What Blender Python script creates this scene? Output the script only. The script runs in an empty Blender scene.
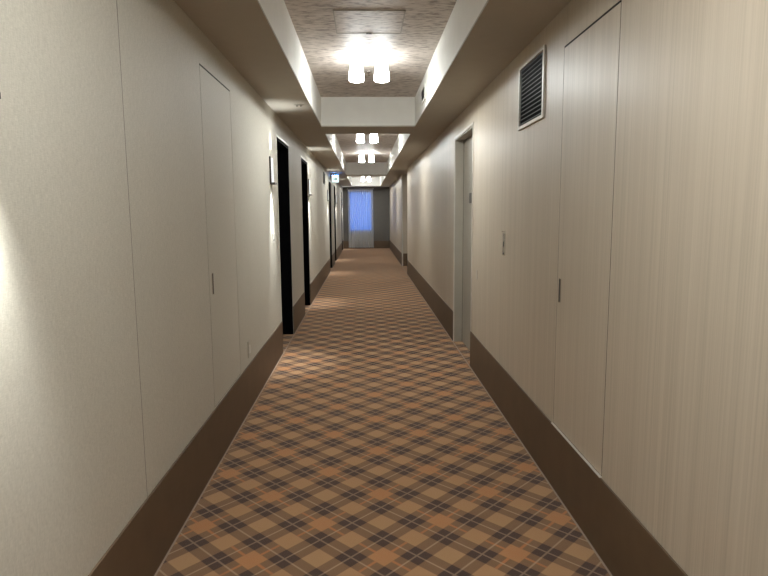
import bpy, bmesh, math, random
from mathutils import Matrix, Vector

SC = bpy.context.scene
COL = SC.collection
random.seed(4)

# ------------------------------------------------------------------ sizes (metres)
XL, XR = -0.849, 0.951           # corridor walls
Y0, YE = -6.0, 23.05             # wall behind the viewer, wall with the window
EYE = 1.406
ZC = EYE + 0.950                 # soffit
ZT = EYE + 1.274                 # raised ceiling inside the coffers
CX0, CX1 = -0.476, 0.574         # coffers
BB = 0.325                       # baseboard height

# ------------------------------------------------------------------ node helpers
class NT:
    def __init__(self, name):
        self.m = bpy.data.materials.new(name); self.m.use_nodes = True
        self.t = self.m.node_tree; self.t.nodes.clear()
        self.out = self.n('ShaderNodeOutputMaterial')
    def n(self, kind, **kw):
        nd = self.t.nodes.new(kind)
        for k, v in kw.items(): setattr(nd, k, v)
        return nd
    def l(self, a, b): self.t.links.new(a, b)
    def put(self, sock, v):
        if isinstance(v, bpy.types.NodeSocket): self.l(v, sock)
        else: sock.default_value = v
    def math(self, op, a, b=0.0, c=0.0):
        nd = self.n('ShaderNodeMath', operation=op)
        for i, v in enumerate((a, b, c)): self.put(nd.inputs[i], v)
        return nd.outputs[0]
    def obj(self): return self.n('ShaderNodeTexCoord').outputs['Object']
    def xyz(self, v):
        s = self.n('ShaderNodeSeparateXYZ'); self.l(v, s.inputs[0]); return s.outputs
    def scale(self, v, s):
        mp = self.n('ShaderNodeMapping'); self.l(v, mp.inputs[0]); mp.inputs['Scale'].default_value = s
        return mp.outputs[0]
    def noise(self, v, scale=1.0, detail=3.0, rough=0.55):
        nz = self.n('ShaderNodeTexNoise'); self.l(v, nz.inputs['Vector'])
        nz.inputs['Scale'].default_value = scale; nz.inputs['Detail'].default_value = detail
        nz.inputs['Roughness'].default_value = rough
        return nz.outputs[0]
    def ramp(self, f, stops):
        r = self.n('ShaderNodeValToRGB'); self.l(f, r.inputs[0])
        e = r.color_ramp.elements
        while len(e) < len(stops): e.new(0.5)
        for i, (p, c) in enumerate(stops): e[i].position = p; e[i].color = (*c, 1)
        return r.outputs[0]
    def mix(self, f, a, b):
        nd = self.n('ShaderNodeMix', data_type='RGBA')
        self.put(nd.inputs[0], f)
        for i, v in ((6, a), (7, b)): self.put(nd.inputs[i], v if isinstance(v, bpy.types.NodeSocket) else (*v, 1))
        return nd.outputs[2]
    def bsdf(self, col, rough=0.6, metal=0.0, spec=0.5, bump=None, bstr=0.1, bdist=0.002):
        b = self.n('ShaderNodeBsdfPrincipled')
        self.put(b.inputs['Base Color'], col if isinstance(col, bpy.types.NodeSocket) else (*col, 1))
        self.put(b.inputs['Roughness'], rough)
        b.inputs['Metallic'].default_value = metal
        b.inputs['Specular IOR Level'].default_value = spec
        if bump is not None:
            bp = self.n('ShaderNodeBump'); bp.inputs['Strength'].default_value = bstr
            bp.inputs['Distance'].default_value = bdist
            self.l(bump, bp.inputs['Height']); self.l(bp.outputs[0], b.inputs['Normal'])
        self.l(b.outputs[0], self.out.inputs[0])
        return self.m

def plain(name, col, rough=0.5, metal=0.0, spec=0.5, var=0.06):
    t = NT(name)
    nz = t.noise(t.obj(), 9.0, 3.0)
    lo = tuple(c * (1 - var) for c in col); hi = tuple(min(1, c * (1 + var)) for c in col)
    return t.bsdf(t.ramp(nz, [(0.3, lo), (0.7, hi)]), rough, metal, spec)

def glow(name, col, strength):
    t = NT(name)
    e = t.n('ShaderNodeEmission'); e.inputs[0].default_value = (*col, 1); e.inputs[1].default_value = strength
    t.l(e.outputs[0], t.out.inputs[0]); return t.m

# ------------------------------------------------------------------ materials
def mat_left_wall():                       # fine woven wallpaper
    t = NT('woven_wallpaper'); o = t.obj()
    h = t.noise(t.scale(o, (60, 60, 420)), 1.0, 2.0)
    v = t.noise(t.scale(o, (420, 420, 60)), 1.0, 2.0)
    w = t.math('ADD', t.math('MULTIPLY', h, 0.5), t.math('MULTIPLY', v, 0.5))
    big = t.noise(o, 1.3, 2.0)
    f = t.math('ADD', t.math('MULTIPLY', w, 0.85), t.math('MULTIPLY', big, 0.15))
    c = t.ramp(f, [(0.35, LW[0]), (0.65, LW[1])])
    return t.bsdf(c, 0.62, 0, 0.35, w, 0.25, 0.001)

def mat_right_wall(name='pale_wood_grain'):  # laminate with upright grain
    t = NT(name); o = t.obj()
    fine = t.noise(t.scale(o, (150, 150, 0.9)), 1.0, 4.0, 0.65)
    mid = t.noise(t.scale(o, (26, 26, 0.25)), 1.0, 3.0, 0.6)
    f = t.math('ADD', t.math('MULTIPLY', fine, 0.66), t.math('MULTIPLY', mid, 0.34))
    c = t.ramp(f, [(0.28, RW[0]), (0.5, RW[1]), (0.74, RW[2])])
    return t.bsdf(c, 0.42, 0, 0.4, fine, 0.06, 0.001)

def mat_ceiling_paper():
    t = NT('brushed_ceiling_paper'); o = t.obj()
    a = t.noise(t.scale(o, (15, 46, 15)), 1.0, 3.0, 0.6)
    b = t.noise(t.scale(o, (5, 14, 5)), 1.0, 2.0)
    f = t.math('ADD', t.math('MULTIPLY', a, 0.75), t.math('MULTIPLY', b, 0.25))
    c = t.ramp(f, [(0.38, CP[0]), (0.47, CP[1]), (0.56, CP[2])])
    return t.bsdf(c, 0.55, 0, 0.4, a, 0.1, 0.001)

def mat_carpet():
    t = NT('plaid_carpet'); o = t.obj(); x, y, z = t.xyz(o)
    r2 = 1 / math.sqrt(2)
    U = t.math('DIVIDE', t.math('SUBTRACT', t.math('MULTIPLY', t.math('ADD', x, y), r2), 1.932), 0.1915)
    V = t.math('DIVIDE', t.math('SUBTRACT', t.math('MULTIPLY', t.math('SUBTRACT', y, x), r2), 1.846), 0.192)
    def near(W, off=0.0, per=1.0):         # distance from the nearest line off + k*per
        s = t.math('ADD', t.math('DIVIDE', t.math('SUBTRACT', W, off), per), 0.5)
        fr = t.math('SUBTRACT', t.math('FRACT', s), 0.5)
        return t.math('MULTIPLY', t.math('ABSOLUTE', fr), per)
    def soft(d, half, e=0.012):
        mr = t.n('ShaderNodeMapRange'); t.l(d, mr.inputs[0])
        mr.inputs[1].default_value = half - e; mr.inputs[2].default_value = half + e
        mr.inputs[3].default_value = 1; mr.inputs[4].default_value = 0
        return mr.outputs[0]
    bu, bv = soft(near(U), 0.25), soft(near(V), 0.25)
    lu, lv = soft(near(U), 0.02), soft(near(V), 0.02)
    ou, ov = near(U, -1.5, 2.0), near(V, -1.5, 2.0)
    olu, olv = soft(ou, 0.032), soft(ov, 0.032)
    gu, gv = soft(ou, 0.5, 0.02), soft(ov, 0.5, 0.02)
    fib = t.noise(o, 420.0, 2.0); patch = t.noise(o, 5.0, 2.0)
    tan, orange = PL['tan'], PL['orange']
    og = t.math('ADD', t.math('MULTIPLY', t.math('MULTIPLY', gu, gv), 0.5),
                t.math('MULTIPLY', t.math('ADD', gu, gv), 0.12))
    base = t.mix(t.math('MULTIPLY', og, t.math('ADD', 0.55, t.math('MULTIPLY', patch, 0.8))), tan, orange)
    anyb = t.math('MAXIMUM', bu, bv); both = t.math('MULTIPLY', bu, bv)
    c = t.mix(anyb, base, PL['brown'])
    c = t.mix(both, c, PL['dark'])
    # orange threads cross only the brown bands, faint elsewhere
    ths = t.math('ADD', t.math('MULTIPLY', t.math('MAXIMUM', t.math('MULTIPLY', olu, bv), t.math('MULTIPLY', olv, bu)), 0.75),
                 t.math('MULTIPLY', t.math('MULTIPLY', t.math('MAXIMUM', olu, olv), t.math('MULTIPLY', gu, gv)), 0.15))
    c = t.mix(ths, c, PL['thread'])
    lt = t.math('MAXIMUM', lu, lv)
    c = t.mix(t.math('MULTIPLY', lt, t.math('SUBTRACT', 0.7, t.math('MULTIPLY', both, 0.2))), c, PL['line'])
    # bound edge along both walls
    edge = t.math('MAXIMUM', t.math('COMPARE', x, XL + 0.0115, 0.0045), t.math('COMPARE', x, XR - 0.0115, 0.0045))
    c = t.mix(edge, c, PL['edge'])
    c = t.mix(t.math('MULTIPLY', fib, 0.22), c, (0.02, 0.014, 0.01))
    m = t.bsdf(c, 0.95, 0, 0.08, fib, 0.5, 0.003)
    b = next(n for n in t.t.nodes if n.type == 'BSDF_PRINCIPLED')
    b.inputs['Sheen Weight'].default_value = 0.25; b.inputs['Sheen Roughness'].default_value = 0.45
    b.inputs['Sheen Tint'].default_value = (1.0, 0.85, 0.7, 1)
    return m

def mat_sheer():
    t = NT('sheer_fabric'); o = t.obj()
    nz = t.noise(t.scale(o, (300, 300, 300)), 1.0, 2.0)
    d = t.n('ShaderNodeBsdfDiffuse'); t.l(t.ramp(nz, [(0.3, (0.8, 0.8, 0.79)), (0.7, (0.9, 0.9, 0.88))]), d.inputs[0])
    tr = t.n('ShaderNodeBsdfTranslucent'); tr.inputs[0].default_value = (0.72, 0.74, 0.78, 1)
    tp = t.n('ShaderNodeBsdfTransparent'); tp.inputs[0].default_value = (0.95, 0.96, 1, 1)
    m1 = t.n('ShaderNodeMixShader'); m1.inputs[0].default_value = 0.4
    t.l(d.outputs[0], m1.inputs[1]); t.l(tr.outputs[0], m1.inputs[2])
    m2 = t.n('ShaderNodeMixShader'); m2.inputs[0].default_value = 0.30
    t.l(m1.outputs[0], m2.inputs[1]); t.l(tp.outputs[0], m2.inputs[2])
    t.l(m2.outputs[0], t.out.inputs[0]); return t.m

def mat_pane():
    t = NT('window_glass')
    g = t.n('ShaderNodeBsdfGlossy'); g.inputs[1].default_value = 0.02
    tp = t.n('ShaderNodeBsdfTransparent'); tp.inputs[0].default_value = (0.93, 0.96, 1, 1)
    m = t.n('ShaderNodeMixShader'); m.inputs[0].default_value = 0.94
    t.l(g.outputs[0], m.inputs[1]); t.l(tp.outputs[0], m.inputs[2]); t.l(m.outputs[0], t.out.inputs[0])
    return t.m

def mat_shade():                            # opal glass with the lamp low in its open end
    t = NT('lit_opal_glass'); z = t.xyz(t.obj())[2]
    mr = t.n('ShaderNodeMapRange'); t.l(z, mr.inputs[0])
    for i, v in ((1, -0.19), (2, -0.03), (3, 42.0), (4, 7.0)): mr.inputs[i].default_value = v
    e = t.n('ShaderNodeEmission'); e.inputs[0].default_value = (0.96, 1.0, 0.985, 1); t.l(mr.outputs[0], e.inputs[1])
    t.l(e.outputs[0], t.out.inputs[0]); return t.m

LW = [(0.445, 0.415, 0.35), (0.60, 0.565, 0.485)]
RW = [(0.43, 0.37, 0.285), (0.53, 0.455, 0.36), (0.61, 0.535, 0.43)]
CP = [(0.27, 0.225, 0.195), (0.52, 0.455, 0.405), (0.64, 0.575, 0.515)]
PL = dict(tan=(0.46, 0.27, 0.14), orange=(0.50, 0.225, 0.095), brown=(0.25, 0.143, 0.08), dark=(0.085, 0.052, 0.044),
          thread=(0.52, 0.21, 0.085), line=(0.50, 0.35, 0.23), edge=(0.36, 0.27, 0.21))
M = dict(
    left=mat_left_wall(), right=mat_right_wall(), paper=mat_ceiling_paper(), carpet=mat_carpet(),
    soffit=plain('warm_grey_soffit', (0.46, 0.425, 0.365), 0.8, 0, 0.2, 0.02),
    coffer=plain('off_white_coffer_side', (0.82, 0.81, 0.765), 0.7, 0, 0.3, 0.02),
    base=plain('dark_brown_baseboard', (0.115, 0.074, 0.043), 0.5, 0, 0.4, 0.08),
    gap=plain('dark_joint', (0.012, 0.010, 0.008), 0.8),
    seam=plain('wallpaper_seam', (0.16, 0.14, 0.115), 0.8),
    black=plain('black_door_lacquer', (0.0025, 0.0025, 0.003), 0.7, 0, 0.03),
    trim=plain('pale_metal_trim', (0.62, 0.58, 0.52), 0.4, 0.2),
    greydoor=plain('beige_painted_steel', (0.36, 0.33, 0.275), 0.5, 0, 0.4, 0.03),
    chrome=plain('brushed_chrome', (0.66, 0.64, 0.6), 0.25, 1.0),
    bronze=plain('dark_bronze', (0.06, 0.05, 0.042), 0.4, 0.6),
    white=plain('white_plastic', (0.7, 0.68, 0.63), 0.4),
    greymetal=plain('grey_metal', (0.20, 0.19, 0.17), 0.35, 0.7),
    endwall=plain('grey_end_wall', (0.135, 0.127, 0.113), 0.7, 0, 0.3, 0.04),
    sheer=mat_sheer(), pane=mat_pane(),
    shade=mat_shade(),
    bulb=glow('lit_bulb_opening', (0.96, 1.0, 0.985), 330.0),
    opal=glow('lit_sconce_opal', (0.96, 1.0, 0.985), 1.0),
    signface=glow('lit_sign_panel', (0.72, 1.0, 0.98), 1.0),
    signtop=glow('lit_sign_edge', (0.10, 0.32, 1.0), 30.0),
    green=plain('sign_green', (0.0, 0.16, 0.09), 0.5),
)

# ------------------------------------------------------------------ mesh helpers
def link(name, bm, mat, parent=None, smooth=False, loc=None):
    bmesh.ops.recalc_face_normals(bm, faces=bm.faces)
    me = bpy.data.meshes.new(name); bm.to_mesh(me); bm.free()
    for m in (mat if isinstance(mat, (list, tuple)) else [mat]): me.materials.append(m)
    if smooth:
        for p in me.polygons: p.use_smooth = True
    o = bpy.data.objects.new(name, me); COL.objects.link(o)
    if parent is not None: o.parent = parent
    if loc is not None: o.location = loc
    return o
def tag(o, label, cat, group=None, kind=None):
    o['label'] = label; o['category'] = cat
    if group: o['group'] = group
    if kind: o['kind'] = kind
    return o
def thing(name, label, cat, loc=(0, 0, 0), group=None, kind=None, rotz=0):
    o = bpy.data.objects.new(name, None); COL.objects.link(o); o.location = loc; o.rotation_euler.z = rotz
    o.empty_display_size = 0.1
    return tag(o, label, cat, group, kind)
def box(bm, x0, x1, y0, y1, z0, z1, bevel=0.0, seg=2):
    r = bmesh.ops.create_cube(bm, size=1.0)
    vs = r['verts']
    bmesh.ops.scale(bm, verts=vs, vec=(abs(x1 - x0), abs(y1 - y0), abs(z1 - z0)))
    bmesh.ops.translate(bm, verts=vs, vec=((x0 + x1) / 2, (y0 + y1) / 2, (z0 + z1) / 2))
    if bevel:
        es = list({e for v in vs for e in v.link_edges})
        bmesh.ops.bevel(bm, geom=es, offset=bevel, segments=seg, profile=0.5, affect='EDGES')
def boxes(*bs):
    bm = bmesh.new()
    for b in bs: box(bm, *b)
    return bm
def lathe(prof, n=32, c=(0, 0), bm=None):
    bm = bm or bmesh.new(); rings = []
    for r, z in prof:
        rings.append([bm.verts.new((c[0] + r * math.cos(2 * math.pi * i / n), c[1] + r * math.sin(2 * math.pi * i / n), z)) for i in range(n)])
    for a, b in zip(rings, rings[1:]):
        for i in range(n): bm.faces.new((a[i], a[(i + 1) % n], b[(i + 1) % n], b[i]))
    bm.faces.new(rings[0]); bm.faces.new(rings[-1])
    return bm
def dup(root, loc, label=None, rotz=None):
    r = root.copy(); COL.objects.link(r); r.location = loc
    if label: r['label'] = label
    if rotz is not None: r.rotation_euler.z = rotz
    for ch in list(root.children):
        c = ch.copy(); COL.objects.link(c); c.parent = r
        for g in ch.children:
            d = g.copy(); COL.objects.link(d); d.parent = c
    return r
def slab_holes(plane, at, back, ur, vr, holes):
    """a slab lying in a plane with rectangular holes; plane 'X','Y','Z' = its normal, at = visible face, back = hidden face"""
    us = sorted({*ur, *[h[i] for h in holes for i in (0, 1)]}); vs = sorted({*vr, *[h[i] for h in holes for i in (2, 3)]})
    us = [u for u in us if ur[0] <= u <= ur[1]]; vs = [v for v in vs if vr[0] <= v <= vr[1]]
    def solid(i, j):
        if not (0 <= i < len(us) - 1 and 0 <= j < len(vs) - 1): return False
        cu, cv = (us[i] + us[i + 1]) / 2, (vs[j] + vs[j + 1]) / 2
        return not any(h[0] < cu < h[1] and h[2] < cv < h[3] for h in holes)
    bm = bmesh.new(); cache = {}
    def P(i, j, k):
        key = (i, j, k)
        if key not in cache:
            w = at if k == 0 else back; u, v = us[i], vs[j]
            cache[key] = bm.verts.new({'X': (w, u, v), 'Y': (u, w, v), 'Z': (u, v, w)}[plane])
        return cache[key]
    for i in range(len(us) - 1):
        for j in range(len(vs) - 1):
            if not solid(i, j): continue
            for k in (0, 1): bm.faces.new((P(i, j, k), P(i + 1, j, k), P(i + 1, j + 1, k), P(i, j + 1, k)))
            for di, dj, a, b in ((-1, 0, (0, 0), (0, 1)), (1, 0, (1, 0), (1, 1)), (0, -1, (0, 0), (1, 0)), (0, 1, (0, 1), (1, 1))):
                if not solid(i + di, j + dj):
                    A, B = (i + a[0], j + a[1]), (i + b[0], j + b[1])
                    bm.faces.new((P(*A, 0), P(*B, 0), P(*B, 1), P(*A, 1)))
    return bm

# ------------------------------------------------------------------ the setting
LDOORS = [(5.86, 6.80), (8.06, 8.95), (14.08, 15.05), (16.33, 17.25), (21.25, 22.15)]
DH = 2.145
RD = (5.24, 6.29)
ALC = (13.35, 15.36)
LC = (3.205, 3.905, BB + 0.004, 2.178)     # flush cupboard, left wall
RC = (2.255, 2.885, BB + 0.004, 2.176)     # flush cupboard, right wall
T = 0.24

tag(link('floor', boxes((XL - 0.3, XR + 1.9, Y0 - 0.1, YE + 0.25, -0.1, 0.0)), M['carpet']),
    'brown and orange plaid carpet running down the corridor', 'floor', kind='structure')

g = 0.004
wl = link('wall_left', slab_holes('X', XL, XL - T, (Y0, YE + 0.2), (0, ZC + 0.01),
          [(a, b, 0, DH) for a, b in LDOORS] + [LC]), M['left'])
tag(wl, 'beige woven wallpaper wall on the left with the dark doorways', 'wall', kind='structure')
wr = link('wall_right', slab_holes('X', XR, XR + T, (Y0, YE + 0.2), (0, ZC + 0.01),
          [(RD[0], RD[1], 0, DH + 0.012), (ALC[0], ALC[1], 0, 9), RC]), M['right'])
tag(wr, 'pale wood-grain panelled wall on the right of the corridor', 'wall', kind='structure')
WIN = (-0.625, 0.275, 0.665, 2.19)
tag(link('wall_end', slab_holes('Y', YE, YE + 0.2, (XL, XR), (0, ZC + 0.01), [WIN]), M['endwall']),
    'grey wall closing the far end of the corridor', 'wall', kind='structure')
tag(link('wall_back', boxes((XL, XR, Y0 - 0.1, Y0, 0, ZC + 0.01)), M['left']),
    'plain wall behind the viewer', 'wall', kind='structure')
# side opening on the right
tag(link('wall_alcove', boxes((XR + T, XR + 1.8, ALC[1], ALC[1] + 0.1, 0, ZC + 0.01),
                              (XR + T, XR + 1.8, ALC[0] - 0.1, ALC[0], 0, ZC + 0.01),
                              (XR + 1.8, XR + 1.9, ALC[0] - 0.1, ALC[1] + 0.1, 0, ZC + 0.01)), M['left']),
    'walls of the side passage opening off the right wall', 'wall', kind='structure')

COFFERS = [(-5.8, -1.3), (-0.7, 6.806), (7.43, 15.55), (16.05, 22.2)]
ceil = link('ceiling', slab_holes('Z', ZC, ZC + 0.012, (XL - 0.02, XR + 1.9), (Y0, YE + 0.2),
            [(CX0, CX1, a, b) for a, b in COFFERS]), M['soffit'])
tag(ceil, 'grey dropped ceiling with raised rectangular bays', 'ceiling', kind='structure')
for a, b in COFFERS:
    bm = bmesh.new(); t = 0.03
    box(bm, CX0 - t, CX0, a - t, b + t, ZC + 0.012, ZT); box(bm, CX1, CX1 + t, a - t, b + t, ZC + 0.012, ZT)
    box(bm, CX0, CX1, a - t, a, ZC + 0.012, ZT); box(bm, CX0, CX1, b, b + t, ZC + 0.012, ZT)
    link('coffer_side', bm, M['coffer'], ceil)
    link('coffer_top', boxes((CX0 - t, CX1 + t, a - t, b + t, ZT, ZT + 0.03)), M['paper'], ceil)

# baseboards
def baseboard(name, x, sgn, gaps, label):
    bm = bmesh.new(); ys = [Y0]
    for a, b in gaps: ys += [a, b]
    ys.append(YE)
    for a, b in zip(ys[::2], ys[1::2]):
        box(bm, x, x + sgn * 0.008, a, b, 0, BB, 0.002, 1)
    return tag(link(name, bm, M['base'], None), label, 'baseboard', kind='structure')
baseboard('baseboard_left', XL, 1, LDOORS, 'tall dark brown baseboard along the left wall')
baseboard('baseboard_right', XR, -1, [RD, ALC], 'tall dark brown baseboard along the right wall')
tag(link('baseboard_end', boxes((XL + 0.009, XR - 0.009, YE - 0.008, YE, 0, BB - 0.04)), M['base']),
    'dark brown baseboard under the far wall', 'baseboard', kind='structure')
tag(link('baseboard_alcove', boxes((XR + 0.03, XR + 1.79, ALC[1] - 0.008, ALC[1], 0, BB)), M['base']),
    'dark brown baseboard on the return wall of the side passage', 'baseboard', kind='structure')
tag(link('trim_1', boxes((XR - 0.004, XR + 0.028, ALC[1] - 0.012, ALC[1], 0, ZC)), M['trim']),
    'pale corner guard on the far edge of the side passage', 'trim', kind='structure')

# dark recessed guest-room doors on the left
NAMES = ['black recessed doorway nearest the viewer on the left wall',
         'second black recessed doorway on the left wall, with chrome handle',
         'black doorway on the left wall under the lit exit sign',
         'fourth black doorway on the left wall, just past the exit sign',
         'last black doorway on the left wall beside the window wall']
for i, (a, b) in enumerate(LDOORS):
    r = thing('door_%d' % (i + 1), NAMES[i], 'door', (XL, a, 0), kind='structure')
    w = b - a
    link('jamb', boxes((-0.20, -0.003, 0.0005, 0.03, 0, DH - .0005), (-0.20, -0.003, w - 0.03, w - .0005, 0, DH - .0005), (-0.20, -0.003, 0.03, w - 0.03, DH - 0.035, DH - .0005)), M['black'], r)
    link('panel', boxes((-0.235, -0.19, 0.0005, w - 0.0005, 0.001, DH - .0005)), M['black'], r)
    link('frame_trim', boxes((-0.003, 0.004, -0.009, 0.004, BB, DH + 0.012), (-0.003, 0.004, w - 0.004, w + 0.006, BB, DH + 0.012), (-0.003, 0.004, 0.004, w - 0.004, DH - 0.004, DH + 0.012)), M['trim'], r)
    if i < 2:
        bm = boxes((-0.19, -0.182, 0.075, 0.115, 0.95, 1.13, 0.003))
        box(bm, -0.182, -0.135, 0.088, 0.104, 1.035, 1.051, 0.004)
        box(bm, -0.15, -0.132, 0.088, 0.215, 1.033, 1.053, 0.006)
        link('handle', bm, M['chrome'], r)

# grey steel service door on the right, set back in its frame
r = thing('door_6', 'beige steel service door recessed in the right wall', 'door', (XR, RD[0], 0), kind='structure')
w = RD[1] - RD[0]; H = DH + 0.012
link('jamb', boxes((0.003, 0.16, 0.0005, 0.02, 0, H - .0005), (0.003, 0.16, w - 0.02, w - .0005, 0, H - .0005), (0.003, 0.16, 0.02, w - 0.02, H - 0.02, H - .0005)), M['greydoor'], r)
link('frame_trim', boxes((-0.006, 0.003, -0.018, 0.006, 0, H + 0.018), (-0.006, 0.003, w - 0.006, w + 0.018, 0, H + 0.018), (-0.006, 0.003, 0.006, w - 0.006, H - 0.006, H + 0.018)), M['trim'], r)
link('panel', boxes((0.09, 0.135, 0.024, w - 0.026, 0.006, H - 0.025)), M['greydoor'], r)
link('plate', boxes((0.084, 0.09, 0.55, 0.66, 1.485, 1.585, 0.002)), M['bronze'], r)
link('handle', boxes((0.08, 0.09, 0.08, 0.12, 0.95, 1.12, 0.003), (0.035, 0.08, 0.094, 0.108, 1.03, 1.044, 0.003), (0.03, 0.044, 0.094, 0.22, 1.028, 1.046, 0.005)), M['chrome'], r)
link('rubber_seal', boxes((0.088, 0.12, w - 0.0255, w - 0.0205, 0.004, H - 0.021)), M['gap'], r)

# flush cupboard doors papered like their walls
def flush_door(name, x, sgn, rect, mat, label, pull_y):
    y0, y1, z0, z1 = rect
    r = thing(name, label, 'door', (x, y0, z0), kind='structure')
    w, h = y1 - y0, z1 - z0
    X = lambda a, b: (min(sgn * a, sgn * b), max(sgn * a, sgn * b))
    p = bmesh.new(); box(p, *X(0.0, -0.03), 0.007, w - 0.007, 0.004, h - 0.010)
    link('panel', p, mat, r)
    d = X(-0.0015, -0.03)
    link('joint', boxes((*d, 0.0003, 0.0068, 0.0003, h - 0.0003), (*d, w - 0.0068, w - 0.0003, 0.0003, h - 0.0003),
                        (*d, 0.0068, w - 0.0068, 0.0003, 0.0038), (*d, 0.0068, w - 0.0068, h - 0.0098, h - 0.0003)), M['gap'], r)
    bm = bmesh.new(); py = pull_y - y0
    z = 0.96 - z0
    box(bm, *X(0.0005, 0.003), py, py + 0.004, z, z + 0.115); box(bm, *X(0.0005, 0.003), py + 0.022, py + 0.026, z, z + 0.115)
    box(bm, *X(0.0005, 0.003), py + 0.004, py + 0.022, z, z + 0.004); box(bm, *X(0.0005, 0.003), py + 0.004, py + 0.022, z + 0.111, z + 0.115)
    f = link('pull', bm, M['chrome'], r)
    link('pull_cup', boxes((*X(0.0002, 0.0015), py + 0.004, py + 0.022, z + 0.004, z + 0.111)), M['bronze'], f)
    return r
flush_door('door_7', XL, 1, LC, M['left'], 'flush wallpapered cupboard door in the left wall with a small pull', 3.262)
d8 = flush_door('door_8', XR, -1, RC, M['right'], 'flush wood-grain cupboard door in the right wall with a small pull', 2.825)
tag(link('trim_2', boxes((XR - 0.010, XR + 0.0005, RC[0], RC[1], BB, BB + 0.0035)), M['trim']),
    'thin bright metal strip under the right cupboard door', 'trim', kind='structure')
tag(link('trim_3', boxes((XL - 0.001, XL + 0.0006, 2.1745, 2.1763, BB, ZC)), M['seam']),
    'upright wallpaper seam on the near left wall', 'trim', kind='structure')

# ------------------------------------------------------------------ window and curtain
r = thing('window_1', 'tall window at the far end glowing blue with dusk light', 'window', (0, YE, 0), kind='structure')
x0, x1, z0, z1 = WIN
link('window_frame', boxes((x0, x0 + 0.035, 0.06, 0.12, z0, z1), (x1 - 0.035, x1, 0.06, 0.12, z0, z1),
                           (x0 + 0.035, x1 - 0.035, 0.06, 0.12, z0, z0 + 0.035), (x0 + 0.035, x1 - 0.035, 0.06, 0.12, z1 - 0.035, z1)), M['greymetal'], r)
link('pane', boxes((x0 + 0.03, x1 - 0.03, 0.088, 0.094, z0 + 0.03, z1 - 0.03)), M['pane'], r)
link('window_sill', boxes((x0, x1, 0.002, 0.06, z0, z0 + 0.012)), M['white'], r)

def curtain_bm(x0, x1, z0, z1, waves, amp):
    bm = bmesh.new(); nx, nz = waves * 10, 14; rows = []
    for j in range(nz + 1):
        f = j / nz; z = z1 + (z0 - z1) * f; row = []
        for i in range(nx + 1):
            u = i / nx; ph = u * waves * 2 * math.pi
            a = amp * (0.75 + 0.35 * f) * (1 + 0.25 * math.sin(u * 23))
            row.append(bm.verts.new((x0 + (x1 - x0) * u + 0.012 * math.sin(ph * 0.5 + 1.3) * f, a * math.sin(ph + 0.35 * math.sin(3 * f + u * 9)), z)))
        rows.append(row)
    for p, q in zip(rows, rows[1:]):
        for i in range(nx): bm.faces.new((p[i], p[i + 1], q[i + 1], q[i]))
    return bm
cu = thing('sheer_curtain', 'white pleated sheer curtain hanging over the blue window', 'curtain', (0, YE - 0.085, 0))
link('fabric', curtain_bm(-0.655, 0.317, 0.035, 2.262, 12, 0.022), M['sheer'], cu, True)
link('heading_tape', boxes((-0.655, 0.317, -0.006, 0.006, 2.19, 2.262)), M['sheer'], cu)
ra = thing('curtain_track', 'slim white curtain track above the window', 'curtain track', (0, YE, 0))
link('rail', boxes((-0.69, 0.35, -0.10, -0.07, 2.275, 2.293, 0.003)), M['white'], ra)
for x in (-0.66, -0.17, 0.32): link('bracket', boxes((x - 0.012, x + 0.012, -0.1, 0.0, 2.293, 2.308)), M['white'], ra)

# ------------------------------------------------------------------ ceiling lamps: two tapered opal shades on a plate
def ceiling_lamp(loc, label):
    r = thing('ceiling_lamp', label, 'ceiling lamp', loc, 'twin shade ceiling lamps down the corridor')
    link('base_plate', boxes((-0.1, 0.1, -0.012, 0.012, -0.012, 0.0, 0.004)), M['white'], r)
    for s in (-1, 1):
        cx = s * 0.1055
        prof = [(0.030, -0.019), (0.042, -0.021), (0.048, -0.028), (0.051, -0.04), (0.058, -0.10), (0.0635, -0.17), (0.0635, -0.181), (0.060, -0.187), (0.05, -0.1885)]
        link('shade', lathe(prof, 32, (cx, 0)), M['shade'], r, True)
        link('bulb_opening', lathe([(0.046, -0.1905), (0.046, -0.1888)], 28, (cx, 0)), M['bulb'], r)
        link('neck', lathe([(0.022, -0.02), (0.022, -0.012)], 20, (cx, 0)), M['white'], r)
    return r
LAMPS = [(5.12, 'large twin-shade ceiling lamp in the nearest ceiling bay'),
         (9.5, 'twin-shade lamp in the middle bay, half hidden by the first beam'),
         (13.15, 'twin-shade lamp at the far end of the middle bay'),
         (21.3, 'twin-shade lamp in the last bay near the window'),
         (17.1, 'twin-shade lamp just behind the second ceiling beam'),
         (1.0, 'unseen twin-shade ceiling lamp above the viewer, added to light the near walls'),  # out of view, added to brighten the near walls
         (-3.1, 'unseen twin-shade ceiling lamp behind the viewer, added to light the near walls')]  # unseen lamp put in for more light at the near end
first = None
for y, lab in LAMPS:
    if first is None: first = ceiling_lamp((0.047, y, ZT), lab)
    else: dup(first, (0.047, y, ZT), lab)

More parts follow.
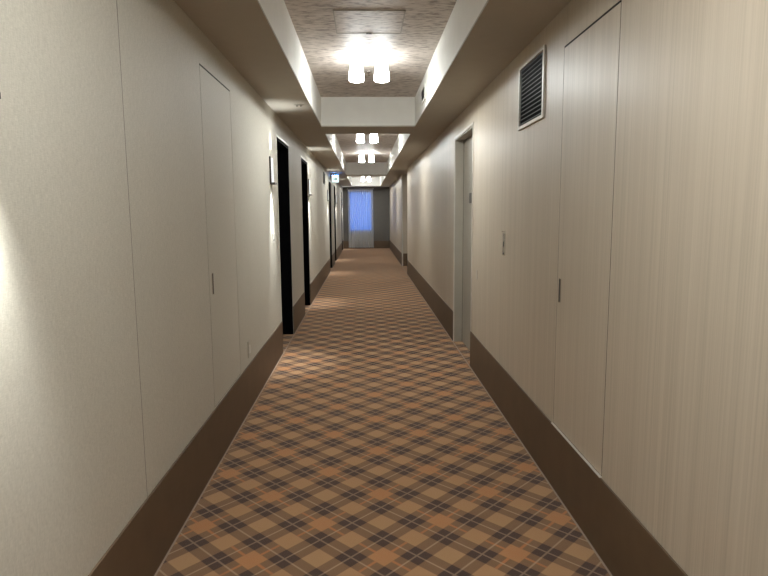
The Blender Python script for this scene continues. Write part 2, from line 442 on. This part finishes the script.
# ------------------------------------------------------------------ wall sconces beside the doors
TILT = 6
def spot(name, parent, loc, up, power, size, tilt=TILT):
    l = bpy.data.lights.new(name, 'SPOT'); l.energy = power; l.color = (0.96, 1.0, 0.985)
    l.spot_size = math.radians(size); l.spot_blend = 1.0; l.shadow_soft_size = 0.012
    o = bpy.data.objects.new(name, l); COL.objects.link(o); o.parent = parent; o.location = loc
    o.rotation_euler = (math.pi if up else 0, 0.0 if up else math.radians(tilt), 0)
    return o
def sconce(loc, label):
    r = thing('wall_sconce', label, 'wall light', loc, 'wall lights beside the black doorways')
    link('side_plate', boxes((0.0, 0.014, -0.07, -0.035, 0.0, 0.245, 0.002)), M['bronze'], r)
    link('ledge', boxes((0.0, 0.045, -0.035, 0.07, 0.0, 0.016, 0.002), (0.014, 0.045, -0.07, -0.035, 0.0, 0.016, 0.002)), M['bronze'], r)
    link('diffuser', boxes((0.001, 0.016, -0.033, 0.06, 0.018, 0.235, 0.004)), M['opal'], r)
    spot('lamp_up', r, (0.05, 0.03, 0.25), True, SPOT_W * 0.3, 90)
    spot('lamp_down', r, (0.06, -0.01, -0.008), False, SPOT_W * 1.1, 66)
    spot('beam_down', r, (0.06, -0.01, -0.008), False, 48.0, 48, 2.5)
    return r
SPOT_W, SPOT_A = 20.0, 44
SC_Y = [(5.46, 'slim lit wall light just left of the nearest black doorway'),
        (9.10, 'slim lit wall light just past the second black doorway'),
        (13.60, 'slim lit wall light just before the third black doorway'),
        (17.42, 'slim lit wall light past the fourth doorway'),
        (22.45, 'slim lit wall light beside the last doorway at the window wall'),
        (1.31, 'wall light cut by the left edge of the picture'),
        (-2.4, 'unseen wall light on the left wall behind the viewer, added to light the near walls')]  # unseen extra fixture, added for its light on the near walls
first = None
for y, lab in SC_Y:
    if first is None: first = sconce((XL, y, 1.66), lab)
    else: dup(first, (XL, y, 1.66), lab)

# ------------------------------------------------------------------ exit sign
ex = thing('exit_sign', 'small lit white exit sign with green arrow under the ceiling near the left wall', 'exit sign', (-0.715, 14.6, 2.122))
link('housing', boxes((-0.085, 0.085, 0.0, 0.045, 0.0, 0.168, 0.004)), M['white'], ex)
link('face', boxes((-0.080, 0.080, -0.004, -0.0005, 0.005, 0.163)), M['signface'], ex)
bm = boxes((-0.045, 0.008, -0.007, -0.0045, 0.073, 0.095))
v = [bm.verts.new((x, y, z)) for y in (-0.007, -0.0045) for x, z in ((0.008, 0.045), (0.050, 0.084), (0.008, 0.123))]
bm.faces.new(v[:3]); bm.faces.new(v[3:])
for i in range(3): bm.faces.new((v[i], v[(i + 1) % 3], v[3 + (i + 1) % 3], v[3 + i]))
link('arrow', bm, M['green'], ex)
link('light_strip', boxes((-0.078, 0.078, 0.008, 0.037, 0.1685, 0.174)), M['signtop'], ex)
link('hanger', boxes((-0.03, 0.03, 0.016, 0.029, 0.174, ZC - 2.122)), M['greymetal'], ex)

# ------------------------------------------------------------------ grilles
def grille(name, label, loc, w, h, sgn, n, frame_mat, blade_mat, cat='air vent', group=None):
    r = thing(name, label, cat, loc, group)
    X = lambda a, b: (min(sgn * a, sgn * b), max(sgn * a, sgn * b)); f = 0.018
    bm = bmesh.new()
    box(bm, *X(0, 0.012), 0, f, 0, h); box(bm, *X(0, 0.012), w - f, w, 0, h)
    box(bm, *X(0, 0.012), f, w - f, 0, f); box(bm, *X(0, 0.012), f, w - f, h - f, h)
    link('frame', bm, frame_mat, r)
    link('backing', boxes((*X(0.0002, 0.0015), f, w - f, f, h - f)), M['black'], r)
    bm = bmesh.new(); step = (h - 2 * f) / n
    for k in range(n):
        z = f + step * (k + 0.5); t = 0.0022
        vs = [bm.verts.new((sgn * x, y, z + dz)) for y in (f, w - f) for x, dz in ((0.002, step * 0.1), (0.011, -step * 0.22), (0.011, -step * 0.22 + t), (0.002, step * 0.1 + t))]
        bm.faces.new(vs[:4]); bm.faces.new(vs[4:])
        for i in range(4): bm.faces.new((vs[i], vs[(i + 1) % 4], vs[4 + (i + 1) % 4], vs[4 + i]))
    link('louvre', bm, blade_mat, r)
    return r
grille('air_grille', 'black louvred air grille with pale frame high on the right wall', (XR, 3.17, 1.893), 0.505, 0.367, -1, 14, M['trim'], M['bronze'])
grille('air_grille', 'small dark grille high on the left wall above the wall light before the exit sign', (XL, 12.3, 1.99), 0.44, 0.235, 1, 9, M['bronze'], M['bronze'])
grille('air_grille', 'small grey vent in the white side of the nearest ceiling bay', (CX1, 5.62, EYE + 1.035), 0.36, 0.14, -1, 6, M['coffer'], M['greymetal'])

# ------------------------------------------------------------------ small fittings
t = thing('access_hatch', 'square access hatch in the raised ceiling before the lamp', 'hatch', (-0.19, 3.945, ZT))
link('hatch_lid', boxes((0.007, 0.457, 0.007, 0.48, -0.003, 0.0)), M['paper'], t)
link('hatch_frame', boxes((0, 0.007, 0, 0.487, -0.006, 0), (0.457, 0.464, 0, 0.487, -0.006, 0), (0.007, 0.457, 0, 0.007, -0.006, 0), (0.007, 0.457, 0.48, 0.487, -0.006, 0)), M['greydoor'], t)
link('latch', boxes((0.212, 0.252, 0.474, 0.486, -0.01, -0.003)), M['bronze'], t)

t = thing('fire_sprinkler', 'tiny sprinkler head behind the nearest ceiling lamp', 'sprinkler', (0.051, 5.62, ZT))
link('escutcheon', lathe([(0.018, -0.006), (0.03, -0.004), (0.031, 0.0)], 20), M['chrome'], t, True)
link('nozzle', lathe([(0.014, -0.034), (0.015, -0.031), (0.005, -0.029), (0.005, -0.006)], 16), M['chrome'], t, True)

t = thing('ceiling_sensor', 'small round sensor with two dark eyes in the left soffit', 'sensor', (-0.577, 5.44, ZC))
link('ring', lathe([(0.03, -0.007), (0.042, -0.005), (0.045, 0.0)], 24), M['soffit'], t, True)
for s in (-1, 1): link('lens', lathe([(0.006, -0.013), (0.012, -0.010), (0.012, -0.007)], 14, (s * 0.017, 0)), M['bronze'], t)

t = thing('wall_socket', 'small beige socket plate low on the left wall', 'socket', (XL, 4.155, 0.372))
link('cover_plate', boxes((0, 0.007, 0, 0.075, 0, 0.12, 0.002)), M['left'], t)
link('outlet', boxes((0.007, 0.009, 0.022, 0.053, 0.03, 0.09)), M['white'], t)

t = thing('wall_bell', 'small bell button under the nearest wall light', 'bell', (XL, 5.45, 1.13))
link('cover_plate', boxes((0, 0.006, 0, 0.06, 0, 0.085, 0.002)), M['white'], t)
link('button', boxes((0.006, 0.009, 0.018, 0.042, 0.015, 0.035, 0.001)), M['bronze'], t)

t = thing('key_switch', 'narrow chrome key switch plate on the right wall beside the steel door', 'switch', (XR, 3.985, 1.105))
link('cover_plate', boxes((-0.006, 0, 0, 0.06, 0, 0.15, 0.002)), M['chrome'], t)
link('lock_barrel', boxes((-0.009, -0.006, 0.02, 0.04, 0.06, 0.095, 0.001)), M['bronze'], t)
link('indicator', boxes((-0.008, -0.006, 0.012, 0.048, 0.006, 0.02)), M['bronze'], t)
link('top_lip', boxes((-0.012, 0, 0.0, 0.06, 0.158, 0.163)), M['chrome'], t)

t = thing('wall_label', 'tiny pale upright plate on the right wall next to the steel door frame', 'plate', (XR, 4.97, 0.83))
link('plate', boxes((-0.004, 0, 0, 0.03, 0, 0.08, 0.001)), M['trim'], t)

# ------------------------------------------------------------------ dusk outside
w = bpy.data.worlds.new('dusk'); SC.world = w; w.use_nodes = True
bg = w.node_tree.nodes['Background']; bg.inputs[0].default_value = (0.03, 0.27, 1.08, 1); bg.inputs[1].default_value = 0.95

# ------------------------------------------------------------------ camera
cam = bpy.data.cameras.new('camera'); co = bpy.data.objects.new('camera', cam); COL.objects.link(co)
R = Matrix(((0.9994635, 0.0113385, -0.0307256), (-0.0319232, 0.1276929, -0.9912999), (-0.0073164, 0.9917489, 0.1279863)))
co.matrix_world = Matrix.Translation((0, 0, EYE)) @ R.to_4x4()
cam.sensor_width = 36; cam.lens = 590 / 768 * 36; cam.clip_start = 0.02
SC.camera = co

SC.view_settings.view_transform = 'Standard'; SC.view_settings.look = 'None'
SC.view_settings.gamma = 1.0; SC.view_settings.exposure = 0.6; SC.view_settings.use_curve_mapping = False
SC.cycles.use_denoising = True
SC.cycles.max_bounces = 12; SC.cycles.diffuse_bounces = 8
SC.cycles.sample_clamp_indirect = 4.0
